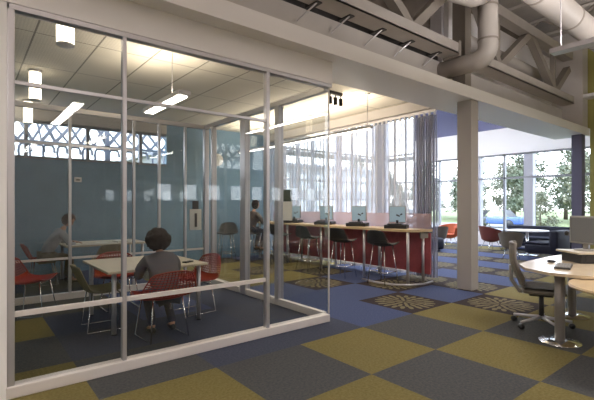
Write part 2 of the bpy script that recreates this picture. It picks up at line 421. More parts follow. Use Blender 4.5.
# door plates
def plate(x, y, lab, ax):
    t = thing('sign_plate', lab, 'sign', (x, y, 0), 0)
    if ax == 'y':
        B(-.12, .12, -.03, -.015, 1.02, 1.42).build('backing', M['grey_pl'], t)
        B(-.02, .02, -.05, -.03, 1.08, 1.34).build('pull_handle', M['dark'], t)
        B(-.06, .06, -.03, -.015, 1.42, 1.58).build('notice', M['dark'], t)
    else:
        B(-.05, -.036, -.10, .10, 1.28, 1.55).build('backing', M['paper'], t)
        B(-.05, -.036, -.09, .09, 1.55, 1.72).build('notice', mat('dark green print', (.05, .07, .05), .5), t)
    return t
plate(3.44, YBk - .02, 'grey plate with a dark pull handle on the rear glass wall', 'y')
plate(XR - .035, 4.66, 'white paper notice with dark top beside the sliding door post', 'x')

# thermostat
tb = thing('thermostat', 'small beige thermostat on the teal wall above the far table', 'thermostat', (1.98, YT, 0))
# ------------------------------------------------------------------ wall details
B(-.075, .075, -.035, 0, 2.02, 2.13, bev=.006).build('housing', M['white'], tb)
B(-.045, .045, -.04, -.035, 2.05, 2.09).build('display', M['greyp'], tb)

t = thing('wall_clock', 'round white wall clock high on the teal wall', 'clock', (5.5, YT, 2.77))
MB().tube([(0, 0, 0), (0, -.04, 0)], .17, 28).build('case', M['white'], t)
MB().tube([(0, -.04, 0), (0, -.043, 0)], .15, 28).build('face', M['paper'], t)
MB().bar((0, -.046, 0), (.05, -.046, .06), .008, .004).bar((0, -.046, 0), (-.02, -.046, .11), .006, .004).build('hands', M['black'], t)
# cylinder pendants
def cyl_lamp():
    t = thing('pendant_lamp', 'glowing white cylinder ceiling lamp nearest the front glass, top left', 'ceiling lamp', (.80, 4.80, 3.62), 0, 'cylinder ceiling lamps of the study room')
    MB().lathe((0, 0, 0), [(.03, -.47), (.080, -.47), (.083, -.46), (.083, -.035)], 24).build('glass_cylinder', M['lamp'], t, True)
    MB().lathe((0, 0, 0), [(.09, -.035), (.09, 0)], 24).build('ceiling_cap', M['alu'], t, True)
    MB().lathe((0, 0, 0), [(.085, -.475), (.086, -.462)], 24).build('rim', M['white'], t, True)
    return t
c0 = cyl_lamp()
dup(c0, (.85, 7.62, 3.62), 0, 'second glowing cylinder ceiling lamp, just below and left of the largest one')
dup(c0, (.98, 9.9, 3.62), 0, 'smallest and lowest glowing cylinder ceiling lamp, beside the left post')

# linear pendants
def linear(lab, L_, loc, rz, name='linear_pendant', drop=.55, w_=.16, up=True, lit=((.05, .45), (.55, .95)), power=0, cast=(1, .94, .92), grp=None, hang=(.1, .9)):
    t = thing(name, lab, 'pendant light', loc, rz, grp)
    MB().prism([(-w_ / 2, 0), (w_ / 2, 0), (w_ / 2, L_), (-w_ / 2, L_)], .0, .055).build('housing', M['alu'], t)
    for a, b in lit: B(-w_ / 2 + .02, w_ / 2 - .02, a * L_, b * L_, -.012, 0).build('diffuser', M['tube'], t)
    for f_ in hang:
        MB().tube([(0, f_ * L_, .05), (0, f_ * L_, drop)], .006, 6).build('hanger_rod', M['alu'], t)
        MB().lathe((0, f_ * L_, drop - .02), [(.05, 0), (.05, .02)], 16).build('canopy', M['white'], t)
    if power:
        for sgn, z, pw in ((0, -.02, power * .55), (PI, .07, power * 1.5)):
            ld = bpy.data.lights.new('lamp', 'AREA'); ld.shape = 'RECTANGLE'; ld.size = w_; ld.size_y = L_ * .9; ld.energy = pw; ld.color = cast
            lo = bpy.data.objects.new('lamp_light', ld); COL.objects.link(lo); lo.parent = t; lo.location = (0, L_ / 2, z); lo.rotation_euler = (sgn, 0, 0)
    return t
linear('linear fluorescent pendant with two lit tubes under the study room ceiling', 1.35, (2.12, 4.85, 2.87), 0, power=13, drop=.75, cast=(1, .87, .70), hang=(.3,))
linear('long lit linear pendant running above the computer bar', 4.8, (5.95, 5.15, 2.95), 0, lit=((.01, .99),), power=55, cast=(1, .87, .70), drop=.67, w_=.09, hang=(.02, .98))
linear('silver linear pendant hanging at the upper right above the desk', 3.2, (5.56, -1.25, 3.33), 0, power=90, drop=2.77, w_=.15, lit=(), hang=(.12, .97))
for k, (x, y) in enumerate(((1.8, -4.6), (-2.2, -3.6), (-2.2, .2), (8.8, -1.6))):  # extra pendants added out of view to light the lobby
    linear('added unseen linear pendant lighting the lobby from behind the viewpoint', 3.2, (x, y, 3.6), 0, power=75, drop=2.5, w_=.22, grp='added unseen lobby lights')

for x, y in ((9.6, 6.2), (12.6, 6.2), (9.6, 9.6), (12.6, 9.6)):  # added above the soffit, out of view, to brighten the bay and its bulkhead
    linear('added unseen linear pendant brightening the lounge bay from above the view', 2.0, (x, y, 4.9), 0, power=70, drop=.55, w_=.2, cast=(.92, .95, 1), grp='added unseen bay lights')
# track spotlights
t = thing('spotlight_cluster', 'small black ceiling spotlight cluster near the corner of the study room', 'spotlight', (5.40, 5.55, 3.62))
B(-.16, .16, -.03, .03, -.06, 0).build('track', M['black'], t)
for dx in (-.14, 0, .14):
    MB().tube([(dx, 0, -.06), (dx, 0, -.12)], .01, 6).tube([(dx, 0, -.10), (dx + .03, .03, -.23)], .04, 12).build('spot_head', M['black'], t)

# ------------------------------------------------------------------ roof steel above the beam
def truss(lab, x0, x1, nodes, y=3.76):
    t = thing('roof_truss', lab, 'roof truss', (0, y, 0), group='steel roof trusses')
    B(x0, x1, 0, .045, 4.10, 4.29).box(x0, x1, 0, .30, 4.10, 4.13).build('bottom_chord', M['duct'], t)
    B(x0, x1, .03, .25, 5.25, 5.45).build('top_chord', M['duct'], t)
    for (xa, za), (xb, zb) in zip(nodes, nodes[1:]):
        MB().bar((xa, .13, za), (xb, .13, zb), .15, .15).build('diagonal', M['steel'], t)
    return t
t = truss('steel roof truss left of the column, its chord ending at the vertical duct', 1.0, 6.65, [(1.1, 5.3), (2.5, 4.25), (3.95, 5.3), (5.4, 4.25), (6.55, 5.25)])
B(6.6, 6.67, -.01, .3, 4.06, 4.33).build('end_plate', M['steel'], t)
t = truss('steel roof truss right of the column with W shaped diagonals', 7.3, 12.2, [(7.4, 5.3), (8.3, 4.27), (9.75, 5.3), (11.2, 4.27), (12.1, 5.0)])
for x in (8.3, 11.2): B(x - .05, x + .05, .10, .2, 4.29, 5.25).build('vertical_post', M['steel'], t)
for k, x in enumerate((3.0, 5.0, 6.9 + .5, 9.0, 11.0)):
    j = thing('roof_joist', 'pale steel roof joist crossing above the ducts', 'roof joist', (x, -2, 5.6), group='roof joists')
    B(-.05, .05, 0, 6.6, .4, .46).box(-.05, .05, 0, 6.6, 0, .06).build('chords', M['duct'], j)
    mb = MB()
    for q in range(11): mb.bar((0, .1 + q * .6, .03 if q % 2 else .43), (0, .7 + q * .6, .43 if q % 2 else .03), .035)
    mb.build('web', M['steel'], j)
# ducts
def elbow(c, r, pts): pass
d = thing('air_duct', 'large beige round duct dropping beside the column and bending into the wall', 'duct')
DX = 6.70
MB().tube([(DX, 3.3, 5.9), (DX, 3.3, 4.14)] + [(DX, 3.3 + .2 - .2 * math.cos(a), 4.12 - .2 * math.sin(a)) for a in [k * PI / 12 for k in range(7)]] + [(DX, 4.14, 3.92)], .155, 24).build('drop_pipe', M['duct'], d, True)
MB().tube([(DX - .1, 3.3, 4.95), (6.2, 3.3, 4.78), (5.4, 3.3, 4.66), (1, 3.3, 4.66)], .16, 20).build('branch_pipe', M['duct'], d, True)
MB().tube([(DX + .05, 3.3, 4.95), (7.2, 3.15, 5.4), (8.2, 3.0, 5.75)], .15, 20).build('upper_pipe', M['duct'], d, True)
for z in (4.2, 4.75): MB().lathe((DX, 3.3, z), [(.162, 0), (.162, .03)], 24).build('joint_band', M['steel'], d)
d = thing('air_duct', 'long beige round duct along the ceiling at the upper right', 'duct')
MB().tube([(4.0, 2.5, 4.66), (12.7, 2.5, 4.66)], .2, 24).build('pipe', M['duct'], d, True)
for x in (6.5, 7.9, 9.3, 10.7): MB().tube([(x, 2.5, 4.66), (x + .04, 2.5, 4.66)], .21, 24).build('joint_band', M['steel'], d)
d = thing('air_duct', 'thinner duct running behind the diagonals of the right truss', 'duct')
MB().tube([(7.7, 4.24, 4.75), (12.2, 4.24, 4.75)], .13, 20).build('pipe', M['duct'], d, True)
# cable tray + brackets on cream wall
d = thing('cable_tray', 'dark cable tray tucked under the left roof truss', 'cable tray')
B(1, 6.6, 4.16, 4.38, 4.081, 4.17).build('tray', M['dark'], d)
for k, x in enumerate((2.6, 3.44, 4.04, 4.73, 5.43, 6.2)):
    h = thing('wall_bracket', ('thin slanted metal bracket on the cream wall below the truss'), 'bracket', (x, 4.14, 4.0), group='slanted brackets on the cream wall')
    MB().tube([(-.12, -.02, -.13), (.06, -.2, .09)], .011, 6).build('arm', M['alu'], h)
    B(.03, .12, -.24, .0, .085, .13).build('clamp', M['dark'], h)

# ------------------------------------------------------------------ curtain
def curtain(name, lab, y0, y1, x, n_fold, amp, m, z0=.06, z1=3.30):
    t = thing(name, lab, 'curtain', (x, 0, 0))
    N = n_fold * 16; mb = MB(); r1 = random.Random(n_fold)
    ph = [r1.uniform(.6, 1.4) for _ in range(n_fold + 2)]
    def f(u, v):
        k = u * n_fold; a = amp * ph[int(k)] * (.35 + .65 * (1 - v)) if True else amp
        return (a * math.sin(2 * PI * k) + .02 * math.sin(k * 1.7 + v * 2), y0 + (y1 - y0) * u + .030 * math.sin(4 * PI * k), z0 + (z1 - z0) * v)
    mb.grid(f, N, 6); mb.build('cloth', m, t, True, normals=False)
    return t
tk = thing('curtain_track', 'thin metal curtain track with hooks along the ceiling edge above the bar', 'curtain track')
B(7.22, 7.26, 4.6, 10.35, 3.355, 3.415).build('rail', M['alu'], tk)
for k in range(48): MB().tube([(7.24, 4.63 + k * .12, 3.355), (7.24, 4.63 + k * .12, 3.295)], .026, 6).build('hook', M['white'], tk)
curtain('sheer_curtain', 'long sheer grey curtain hanging in thin folds behind the computer bar', 5.12, 10.3, 7.24, 32, .055, M['curtain'])
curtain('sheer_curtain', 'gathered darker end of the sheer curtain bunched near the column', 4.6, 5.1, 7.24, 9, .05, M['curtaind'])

# ------------------------------------------------------------------ computer bar
b = thing('computer_bar', 'long standing-height maple computer bar with burgundy modesty panel', 'bar table', (0, 0, 0))
MB().prism([(6.47, 9.9), (6.47, 4.85), (6.52, 4.68), (6.66, 4.58), (7.05, 4.56), (7.05, 9.9)], .985, 1.03).build('worktop', M['maple'], b)
B(7.07, 7.10, 4.62, 9.9, .14, .95, bev=.004).build('modesty_panel', M['burg'], b)
B(7.08, 7.10, 4.62, 9.9, 1.03, 1.33).build('privacy_screen', M['frost'], b)
for y in (4.75, 5.85, 7.2, 8.5, 9.8):
    MB().tube([(6.53, y, 0), (6.53, y, .985)], .028, 12).build('leg', M['alu'], b, True)
    MB().tube([(7.02, y, 0), (7.02, y, .985)], .028, 12).build('leg', M['alu'], b, True)
MB().tube([(6.53, 9.8, .25), (6.53, 4.75, .25)], .014, 8).build('foot_rail', M['alu'], b, True)
MB().tube([(6.2, 5.6, .015), (6.14, 5.2, .015), (6.2, 4.85, .015), (6.4, 4.62, .015), (6.7, 4.52, .015), (7.05, 4.56, .015)], .022, 8).build('floor_rail', M['alu'], b, True)
B(6.75, 7.0, 4.62, 4.64, .86, .98).build('end_bracket', M['steel'], b)
def computer():
    t = thing('desktop_computer', 'monitor with pale blue screen nearest the bar end', 'computer', (6.80, 5.22, 1.03), .5, 'computers on the bar')
    B(-.2, .17, -.22, .22, .0, .075, bev=.008).build('base_unit', M['black'], t)
    B(-.17, .0, -.12, .16, .075, .10).build('keyboard', M['dark'], t)
    MB().bar((.1, 0, .075), (.1, 0, .16), .05).build('stand', M['black'], t)
    mo = MB().box(.09, .13, -.17, .17, .11, .45, .01).build('monitor', M['greyp'], t)
    B(.083, .089, -.155, .155, .125, .435).build('screen', M['screen_b'], mo)
    MB().prism([(0, 0), (.001, 0), (.001, .001)], 0, .001).bm.free()
    w_ = MB(); w_.bar((.081, .02, .27), (.081, -.05, .24), .004, .03).bar((.081, -.06, .27), (.081, -.10, .29), .004, .03).build('screen_motif', M['dark'], mo)
    return t
cpu = computer()
dup(cpu, (6.80, 6.28, 1.03), .48, 'second blue screen monitor along the bar from its right end')
dup(cpu, (6.80, 7.35, 1.03), .5, 'third blue screen monitor along the bar, seen through the glass corner')
dup(cpu, (6.80, 8.6, 1.03), .5, 'farthest monitor on the bar, beside the sliding door post')

# ------------------------------------------------------------------ wire shell chairs
def shell_fn(W, D, H, rec):
    """seat-and-back bucket; u across, v from the seat front to the top of the back; faces +y"""
    def f(u, v):
        s = (u - .5) * 2
        if v < .5:
            q = v / .5; y = D / 2 - D * q * .92; z = -.035 * math.sin(q * PI) + .02 * (1 - q)
        else:
            q = (v - .5) / .5; y = -D * .42 - rec * q - .05 * math.sin(q * PI / 2); z = .02 + H * q
        w = W * (.86 + .22 * math.sin(min(v * 1.25, 1) * PI)) * (1 - .22 * max(0, v - .8) / .2 * abs(s))
        z += .055 * s * s * (1 - v) * 1.6 * (0.4 + v)
        y += .09 * s * s * max(0, (v - .3)) * 1.1
        if v > .9: z -= .03 * s * s * (v - .9) / .1
        return (s * w / 2, y, z)
    return f
def wires(f, nu, nv, r):
    mb = MB()
    for i in range(nu + 1): mb.tube([f(i / nu, j / 16) for j in range(17)], r if 0 < i < nu else r * 1.7, 4)
    for j in range(nv + 1): mb.tube([f(i / 10, j / nv) for i in range(11)], r if 0 < j < nv else r * 1.7, 4)
    return mb
def wire_chair(name, lab, loc, rz, mw, mp, W=.54, D=.46, H=.36, grp=None, pad=.62, cat='chair', r_=.0035):
    t = thing(name, lab, cat, loc, rz, grp); f = shell_fn(W, D, H, .10)
    g_ = lambda u, v: tuple(a + b_ for a, b_ in zip(f(u, v), (0, 0, .46)))
    wires(g_, 14, 20, r_).build('wire_shell', mw, t)
    mb = MB(); n = 10
    def top(u, v): p = f(.04 + u * .92, .03 + v * pad); return (p[0], p[1] + (.012 if v * pad > .5 else 0), p[2] + .46 + .016)
    def bot(u, v): p = f(.04 + u * .92, .03 + v * pad); return (p[0], p[1], p[2] + .46 + .002)
    mb.grid(top, n, 16); mb.grid(bot, n, 16); mb.build('pad', mp, t, True)
    for s in (-1, 1):
        MB().tube([(s * .17, .17, .44), (s * .22, .24, .012), (s * .22, -.20, .012), (s * .17, -.14, .46)], .0085, 8).build('leg', M['chrome'], t, True)
    MB().tube([(-.17, .17, .44), (.17, .17, .44)], .008, 8).tube([(-.17, -.14, .455), (.17, -.14, .455)], .008, 8).build('cross_bar', M['chrome'], t, True)
    return t
ch = wire_chair('wire_chair', 'red wire chair with chrome sled legs under the person in grey', (1.75, 4.62, 0), .06, M['redplastic'], M['redpad'], W=.62, H=.30, r_=.0052, grp='red wire chairs', pad=.52)
dup(ch, (2.52, 5.42, 0), PI / 2 + .1, 'red wire chair at the right end of the near study table')
dup(ch, (.70, 6.68, 0), -PI / 2 - .5, 'red wire chair at far left with its back to the left post')
dup(ch, (1.75, 6.3, 0), PI, 'red wire chair on the far side of the near study table')
ch2 = wire_chair('wire_chair', 'olive chair at the left end of the near study table', (1.30, 5.42, 0), -PI / 2 - .05, M['olivepad'], M['olivepad'], H=.31, W=.50, grp='olive chairs', pad=.95)
dup(ch2, (2.05, 8.15, 0), 0, 'olive chair with its back to us at the far study table')
dup(ch, (1.12, 9.05, 0), -PI / 2, 'red brown chair under the person writing at the far table')

# bar stools
def stool():
    t = thing('bar_stool', 'charcoal wire bar stool nearest the right end of the bar', 'bar stool', (6.2, 5.08, 0), -PI / 2, 'bar stools')
    f = shell_fn(.50, .42, .27, .06); g_ = lambda u, v: tuple(a + b_ for a, b_ in zip(f(u, v), (0, 0, .74)))
    wires(g_, 12, 16, .0045).build('wire_shell', M['darkwire'], t)
    mb = MB()
    mb.grid(lambda u, v: (lambda p: (p[0], p[1], p[2] + .752))(f(.04 + u * .92, .03 + v * .93)), 10, 14)
    mb.grid(lambda u, v: (lambda p: (p[0], p[1], p[2] + .742))(f(.04 + u * .92, .03 + v * .93)), 10, 14); mb.build('pad', M['darkpad'], t, True)
    for sx in (-1, 1):
        for sy in (-1, 1):
            MB().tube([(sx * .13, sy * .12, .735), (sx * .21, sy * .20, 0)], .010, 8).build('leg', M['chrome'], t, True)
    q = .19
    MB().tube([(-q, -q, .24), (q, -q, .24), (q, q, .24), (-q, q, .24), (-q, -q, .24)], .009, 6).build('foot_ring', M['chrome'], t, True)
    return t
st = stool()
dup(st, (6.16, 6.12, 0), -PI / 2 + .15, 'second charcoal wire bar stool from the right end of the bar')
dup(st, (6.16, 7.22, 0), -PI / 2, 'charcoal wire bar stool seen through the glass corner pane')
dup(st, (6.16, 8.3, 0), -PI / 2 - .2, 'charcoal wire bar stool directly behind the sliding door post')
dup(st, (6.05, 9.45, 0), -PI / 2, 'charcoal bar stool under the person at the far end of the bar')
s5 = dup(st, (5.35, 9.6, 0), PI * .75, 'lone charcoal bar stool against the teal wall')

# ------------------------------------------------------------------ study tables
def table(lab, x0, x1, y0, y1, group):
    t = thing('study_table', lab, 'table', ((x0 + x1) / 2, (y0 + y1) / 2, 0), 0, group); w_, d_ = (x1 - x0) / 2, (y1 - y0) / 2
    MB().box(-w_, w_, -d_, d_, .715, .745, .008).build('table_top', M['pale'], t)
    for sx in (-1, 1):
        for sy in (-1, 1):
            l = MB().tube([(sx * (w_ - .09), sy * (d_ - .09), .012), (sx * (w_ - .09), sy * (d_ - .09), .715)], .027, 14).build('leg', M['alu'], t, True)
            MB().lathe((sx * (w_ - .09), sy * (d_ - .09), 0), [(.032, 0), (.032, .012)], 14).build('foot', M['dark'], l)
    B(-w_ + .1, w_ - .1, -.03, .03, .67, .715).build('apron', M['alu'], t)
    return t
table('pale rectangular study table in front, where the person in grey sits', 1.24, 2.47, 4.92, 6.2, 'study tables')
table('pale rectangular study table behind the rear glass, with papers', 1.42, 2.92, 8.5, 9.5, 'study tables')
def sheet(lab, x, y, z, rz, w_=.21, d_=.3, name='paper_sheet', m='paper', h=.004, cat='paper', group=None):
    o = MB().box(-w_ / 2, w_ / 2, -d_ / 2, d_ / 2, 0, h).build(name, M[m]); o.location = (x, y, z); o.rotation_euler = (0, 0, rz)
    return tag(o, lab, cat, group)
sheet('open white sheet under the writing person at the far table', 1.66, 8.95, .746, .2)
sheet('white sheet lying mid table on the far study table', 2.1, 8.85, .746, -.4)
sheet('stack of pale papers near the right end of the far study table', 2.5, 8.8, .746, .1, .3, .3, 'paper_stack', h=.03)
p = thing('phone', 'small black phone on the right end of the near study table', 'phone', (2.28, 5.12, .746), .5)
MB().box(-.075, .075, -.035, .035, 0, .016, .004).build('body', M['black'], p)
B(-.06, .06, -.028, .028, .0162, .0168).build('screen', M['dark'], p)

# ------------------------------------------------------------------ people
def skin_mesh(verts, edges, radii, root=0, sub=1):
    me = bpy.data.meshes.new('tmp'); me.from_pydata([tuple(v) for v in verts], edges, []); o = bpy.data.objects.new('tmp', me); COL.objects.link(o)
    md = o.modifiers.new('s', 'SKIN'); md.use_smooth_shade = True
    for i, r in enumerate(radii):
        rv = r if isinstance(r, tuple) else (r, r); me.skin_vertices[0].data[i].radius = rv
    me.skin_vertices[0].data[root].use_root = True
    s = o.modifiers.new('u', 'SUBSURF'); s.levels = sub; s.render_levels = sub
    dg = bpy.context.evaluated_depsgraph_get(); ev = o.evaluated_get(dg); out = bpy.data.meshes.new_from_object(ev)
    bpy.data.objects.remove(o); return out
def join(meshes, name, m, parent=None):
    bm = bmesh.new()
    for x in meshes: bm.from_mesh(x)
    mb = MB(); mb.bm.free(); mb.bm = bm
    return mb.build(name, m, parent, True)
def head_mesh(c, yaw, pitch, s=1.0):
    bm = bmesh.new(); bmesh.ops.create_uvsphere(bm, u_segments=28, v_segments=20, radius=1)
    for v in bm.verts:
        x, y, z = v.co
        w = .078 * (1 - .22 * max(0, -z) ** 1.5); d = .098 * (1 - .10 * max(0, -z))
        X, Y, Z = x * w, y * d, z * .118
        if y > 0 and z < -.1: Y += .010 * max(0, 1 - abs(x) * 2.4)              # jaw and chin
        if y > .6:
            Y += .024 * max(0, 1 - abs(x) / .16) * max(0, 1 - abs(z + .10) / .25)   # nose
            Y -= .010 * max(0, 1 - abs(abs(x) - .38) / .2) * max(0, 1 - abs(z - .05) / .16)  # eye sockets
            Y += .007 * max(0, 1 - abs(x) / .35) * max(0, 1 - abs(z + .48) / .10)   # lips
        v.co = (X, Y, Z)
    for s_ in (-1, 1):
        r = bmesh.ops.create_uvsphere(bm, u_segments=10, v_segments=8, radius=1)
        for v in r['verts']: v.co = (v.co.x * .012 + s_ * .079, v.co.y * .02 - .005, v.co.z * .032 - .005)
    bmesh.ops.transform(bm, matrix=Matrix.Translation(c) @ Matrix.Rotation(yaw, 4, 'Z') @ Matrix.Rotation(pitch, 4, 'X') @ Matrix.Scale(s, 4), verts=bm.verts)
    me = bpy.data.meshes.new('h'); bm.to_mesh(me); bm.free(); return me
def hand_mesh(wrist, d, up, s):
    """palm plus four curled fingers and a side thumb, as skinned chains"""
    d = Vector(d).normalized(); up = Vector(up); side = d.cross(up).normalized(); up = side.cross(d); w = Vector(wrist); out = []
    out.append(skin_mesh([w - d * .02, w + d * .03, w + d * .085], [(0, 1), (1, 2)], [(.024, .018), (.036, .017), (.038, .014)]))
    for k, ln in enumerate((.072, .082, .076, .058)):
        o = w + d * .07 + side * (.030 - .020 * k) * s
        a = o + d * ln * .5 - up * .006; b_ = a + d * ln * .35 - up * .018; c = b_ + d * ln * .15 - up * .020
        out.append(skin_mesh([o, a, b_, c], [(0, 1), (1, 2), (2, 3)], [.0095, .009, .008, .007]))
    o = w + d * .02 + side * .030 * s; a = o + d * .03 + side * .028 * s; b_ = a + d * .03 + side * .004 * s - up * .012
    out.append(skin_mesh([o, a, b_], [(0, 1), (1, 2)], [.012, .011, .009])); return out
def seated(name, label, loc, rz, seat=.47, lean=.2, hpitch=-.3, hyaw=0, top='sweater', legs='denim', hairm='hair', bushy=1.0, reach=.42, handz=.76, knees=.46, feetz=0, foot_y=.42, elbow_out=.30, sc=1.0, bulk=1.0):
    """person facing +y seated with pelvis over the origin"""
    V = Vector
    pel = V((0, 0, seat + .10)); sp = V((0, lean * .25, seat + .28)); ch_ = V((0, lean * .65, seat + .45)); nk = V((0, lean * .95, seat + .575)); hb = V((0, lean * 1.1 + .02, seat + .65))
    L_ = lambda s: dict(sh=V((s * .175, lean * .9, seat + .52)), el=V((s * elbow_out, lean + .10, seat + .26 if handz > .6 else seat + .2)), wr=V((s * .13, reach, handz + .03)),
                       hip=V((s * .09, .02, seat + .07)), kn=V((s * .12, knees, seat + .04)), an=V((s * .13, foot_y, feetz + .09)), toe=V((s * .14, foot_y + .15, feetz + .035)))
    vs = [pel, sp, ch_, nk, hb]; ed = [(0, 1), (1, 2), (2, 3), (3, 4)]; ra = [(.125, .09), (.105, .075), (.11, .075), (.050, .050), (.05, .05)]
    for s in (-1, 1):
        q = L_(s); b0 = len(vs)
        vs += [q['sh'], q['el'], q['wr']]; ed += [(2, b0), (b0, b0 + 1), (b0 + 1, b0 + 2)]; ra += [.044, .036, .024]
        b0 = len(vs); vs += [q['hip'], q['kn'], q['an'], q['toe']]; ed += [(0, b0), (b0, b0 + 1), (b0 + 1, b0 + 2), (b0 + 2, b0 + 3)]; ra += [.078, .055, .038, .034]
    body = [skin_mesh(vs, ed, ra)]
    hc = hb + V((0, .03 + .04 * lean, .105)); body.append(head_mesh(hc, hyaw, hpitch))
    for s in (-1, 1):
        q = L_(s); dd = (V((s * .08, reach + .25, handz + .01)) - q['wr']); body += hand_mesh(q['wr'], dd, (0, 0, 1), -s)
    root = join(body, name, M['skin']); root.location = loc; root.rotation_euler = (0, 0, rz); root.scale = (sc, sc, sc)
    tag(root, label, 'person')
    # sweater over torso and arms
    vs = [pel + V((0, 0, -.01)), sp, ch_, nk + V((0, -.01, .0))]; ed = [(0, 1), (1, 2), (2, 3)]; ra = [(.155 * bulk, .12), (.148 * bulk, .118), (.165 * bulk, .128), (.088, .085)]
    for s in (-1, 1):
        q = L_(s); b0 = len(vs); vs += [q['sh'] + V((0, -.01, -.02)), q['sh'].lerp(q['el'], .5) + V((s * .02, -.01, .01)), q['el'], q['el'].lerp(q['wr'], .85)]; ed += [(2, b0), (b0, b0 + 1), (b0 + 1, b0 + 2), (b0 + 2, b0 + 3)]; ra += [.078, .066 * bulk ** .5, .056, .040]
    join([skin_mesh(vs, ed, ra, sub=2)], 'sweater', M[top], root)
    vs = [pel + V((0, 0, -.01))]; ed = []; ra = [(.148, .11)]
    for s in (-1, 1):
        q = L_(s); b0 = len(vs); vs += [q['hip'], q['kn'], q['an']]; ed += [(0, b0), (b0, b0 + 1), (b0 + 1, b0 + 2)]; ra += [.09, .066, .052]
    join([skin_mesh(vs, ed, ra)], 'trousers', M[legs], root)
    for s in (-1, 1):
        q = L_(s); join([skin_mesh([q['an'] + V((0, -.05, -.04)), q['an'] + V((0, .05, -.05)), q['toe'] + V((0, .04, .002))], [(0, 1), (1, 2)], [(.04, .045), (.045, .04), (.04, .03)])], 'shoe', M['black'], root)
    # hair: cap over the back and top of the skull
    bm = bmesh.new(); bmesh.ops.create_icosphere(bm, subdivisions=4, radius=1)
    dl = [v for v in bm.verts if (v.co.y > .35 and v.co.z < .42)]
    bmesh.ops.delete(bm, geom=dl, context='VERTS')
    for v in bm.verts:
        k = 1 + .10 * noise.noise(v.co * 4) + .12 * noise.noise(v.co * 9)
        v.co = Vector((v.co.x * .094 * bushy * k, v.co.y * .112 * k * (1 + (bushy - 1) * .6) - .008, v.co.z * .128 * (1 + (bushy - 1) * .4) * k + .012 - .045 * (bushy - 1)))
        if bushy > 1.2 and v.co.z < .02: v.co.x *= 1.12; v.co.y -= .012
    bmesh.ops.transform(bm, matrix=Matrix.Translation(hc) @ Matrix.Rotation(hyaw, 4, 'Z') @ Matrix.Rotation(hpitch, 4, 'X'), verts=bm.verts)
    me = bpy.data.meshes.new('hair'); bm.to_mesh(me); bm.free(); join([me], 'hair', M[hairm], root)
    for s in (-1, 1):
        e = MB().blob((0, 0, 0), (.012, .008, .008), 2)
        bmesh.ops.transform(e.bm, matrix=Matrix.Translation(hc) @ Matrix.Rotation(hyaw, 4, 'Z') @ Matrix.Rotation(hpitch, 4, 'X') @ Matrix.Translation((s * .031, .088, .006)), verts=e.bm.verts)
        e.build('eye', M['eye'], root, True)
    return root
seated('person', 'person in grey sweater with dark bushy hair seated with back to us', (1.81, 4.66, 0), -.02, seat=.43, lean=.24, hpitch=-.40, bushy=1.58, bulk=1.34, sc=.92, elbow_out=.25, reach=.45, handz=.755, knees=.40, foot_y=.12)
seated('person', 'person in pale shirt bending over papers at the far table', (1.16, 9.0, 0), -PI / 2, seat=.45, lean=.30, hpitch=-.75, top='shirt', legs='khaki', hairm='hair2', reach=.48, handz=.755, knees=.42, foot_y=.38)
seated('person', 'person in dark jacket on a bar stool at the far end of the bar', (6.03, 9.45, 0), -PI / 2, seat=.75, lean=.08, hpitch=-.1, hyaw=.0, top='jacket', legs='denim', hairm='hair', reach=.40, handz=1.06, knees=.34, foot_y=.22, feetz=.25)

# ------------------------------------------------------------------ desk at right
t = thing('work_desk', 'rounded maple work desk on steel column legs at the right', 'desk', (0, 0, 0))
poly = [(8.2, 2.05), (6.5, 2.28), (5.7, 2.28), (5.3, 2.22), (5.02, 2.04), (4.88, 1.76), (4.90, 1.45), (5.08, 1.22), (5.6, 1.05), (8.2, 1.05)]
MB().prism(poly, .745, .775).build('desk_top', M['desk'], t)
for x, y in ((5.07, 1.70), (6.4, 2.0), (7.9, 1.3)):
    l = MB().tube([(x, y, .02), (x, y, .745)], .05, 20).build('leg', M['leg'], t, True)
    MB().lathe((x, y, 0), [(.205, 0), (.205, .008), (.06, .022)], 32).build('foot_disc', M['chrome'], l, True)
t = thing('side_table', 'smaller rounded wooden table overlapping the desk front at the right edge', 'table', (4.86, .92, 0))
mb = MB().lathe((0, 0, 0), [(.60, .705), (.61, .72), (.60, .735)], 48); mb.build('table_top', M['maple'], t, False)
MB().tube([(0, 0, .02), (0, 0, .705)], .045, 20).build('leg', M['alu'], t, True)
MB().lathe((0, 0, 0), [(.2, 0), (.2, .008), (.05, .022)], 32).build('foot_disc', M['chrome'], t, True)
t = thing('monitor_shelf', 'raised black box shelf with pale top carrying the monitor', 'shelf', (6.35, 1.72, .776), -.68)
MB().box(-.42, .42, -.3, .15, .115, .14, .006).build('shelf_top', M['pale'], t)
B(-.36, .38, -.26, .12, 0, .115).build('box', M['black'], t)
B(-.3, .32, -.265, -.26, .02, .095).build('drawer_front', M['dark'], t)
t = thing('desktop_monitor', 'silver framed monitor with grey screen on the raised shelf', 'monitor', (6.20, 1.80, .917), 1.05)
MB().box(-.22, .22, -.035, .015, .08, .44, .012).build('frame', M['greyp'], t)
B(-.195, .195, .015, .018, .105, .415).build('screen', M['screen_g'], t)
MB().tube([(0, -.02, .01), (0, -.03, .2)], .03, 12).build('neck', M['greyp'], t, True)
MB().lathe((0, -.01, 0), [(.12, 0), (.12, .01), (.05, .02)], 28).build('stand_base', M['greyp'], t, True)
t = thing('webcam', 'small dark round webcam clipped to the edge of the monitor', 'webcam', (6.33, 2.04, 1.12))
MB().blob((0, 0, 0), (.03, .03, .035), 2).build('body', M['black'], t, True)
MB().tube([(.0, 0, .0), (.04, .0, -.03)], .008, 6).build('arm', M['black'], t)
t = thing('keyboard', 'dark computer keyboard on the desk in front of the monitor', 'keyboard', (5.42, 1.78, .776), .25)
MB().box(-.21, .21, -.08, .08, 0, .02, .005).build('body', M['dark'], t)
mb = MB()
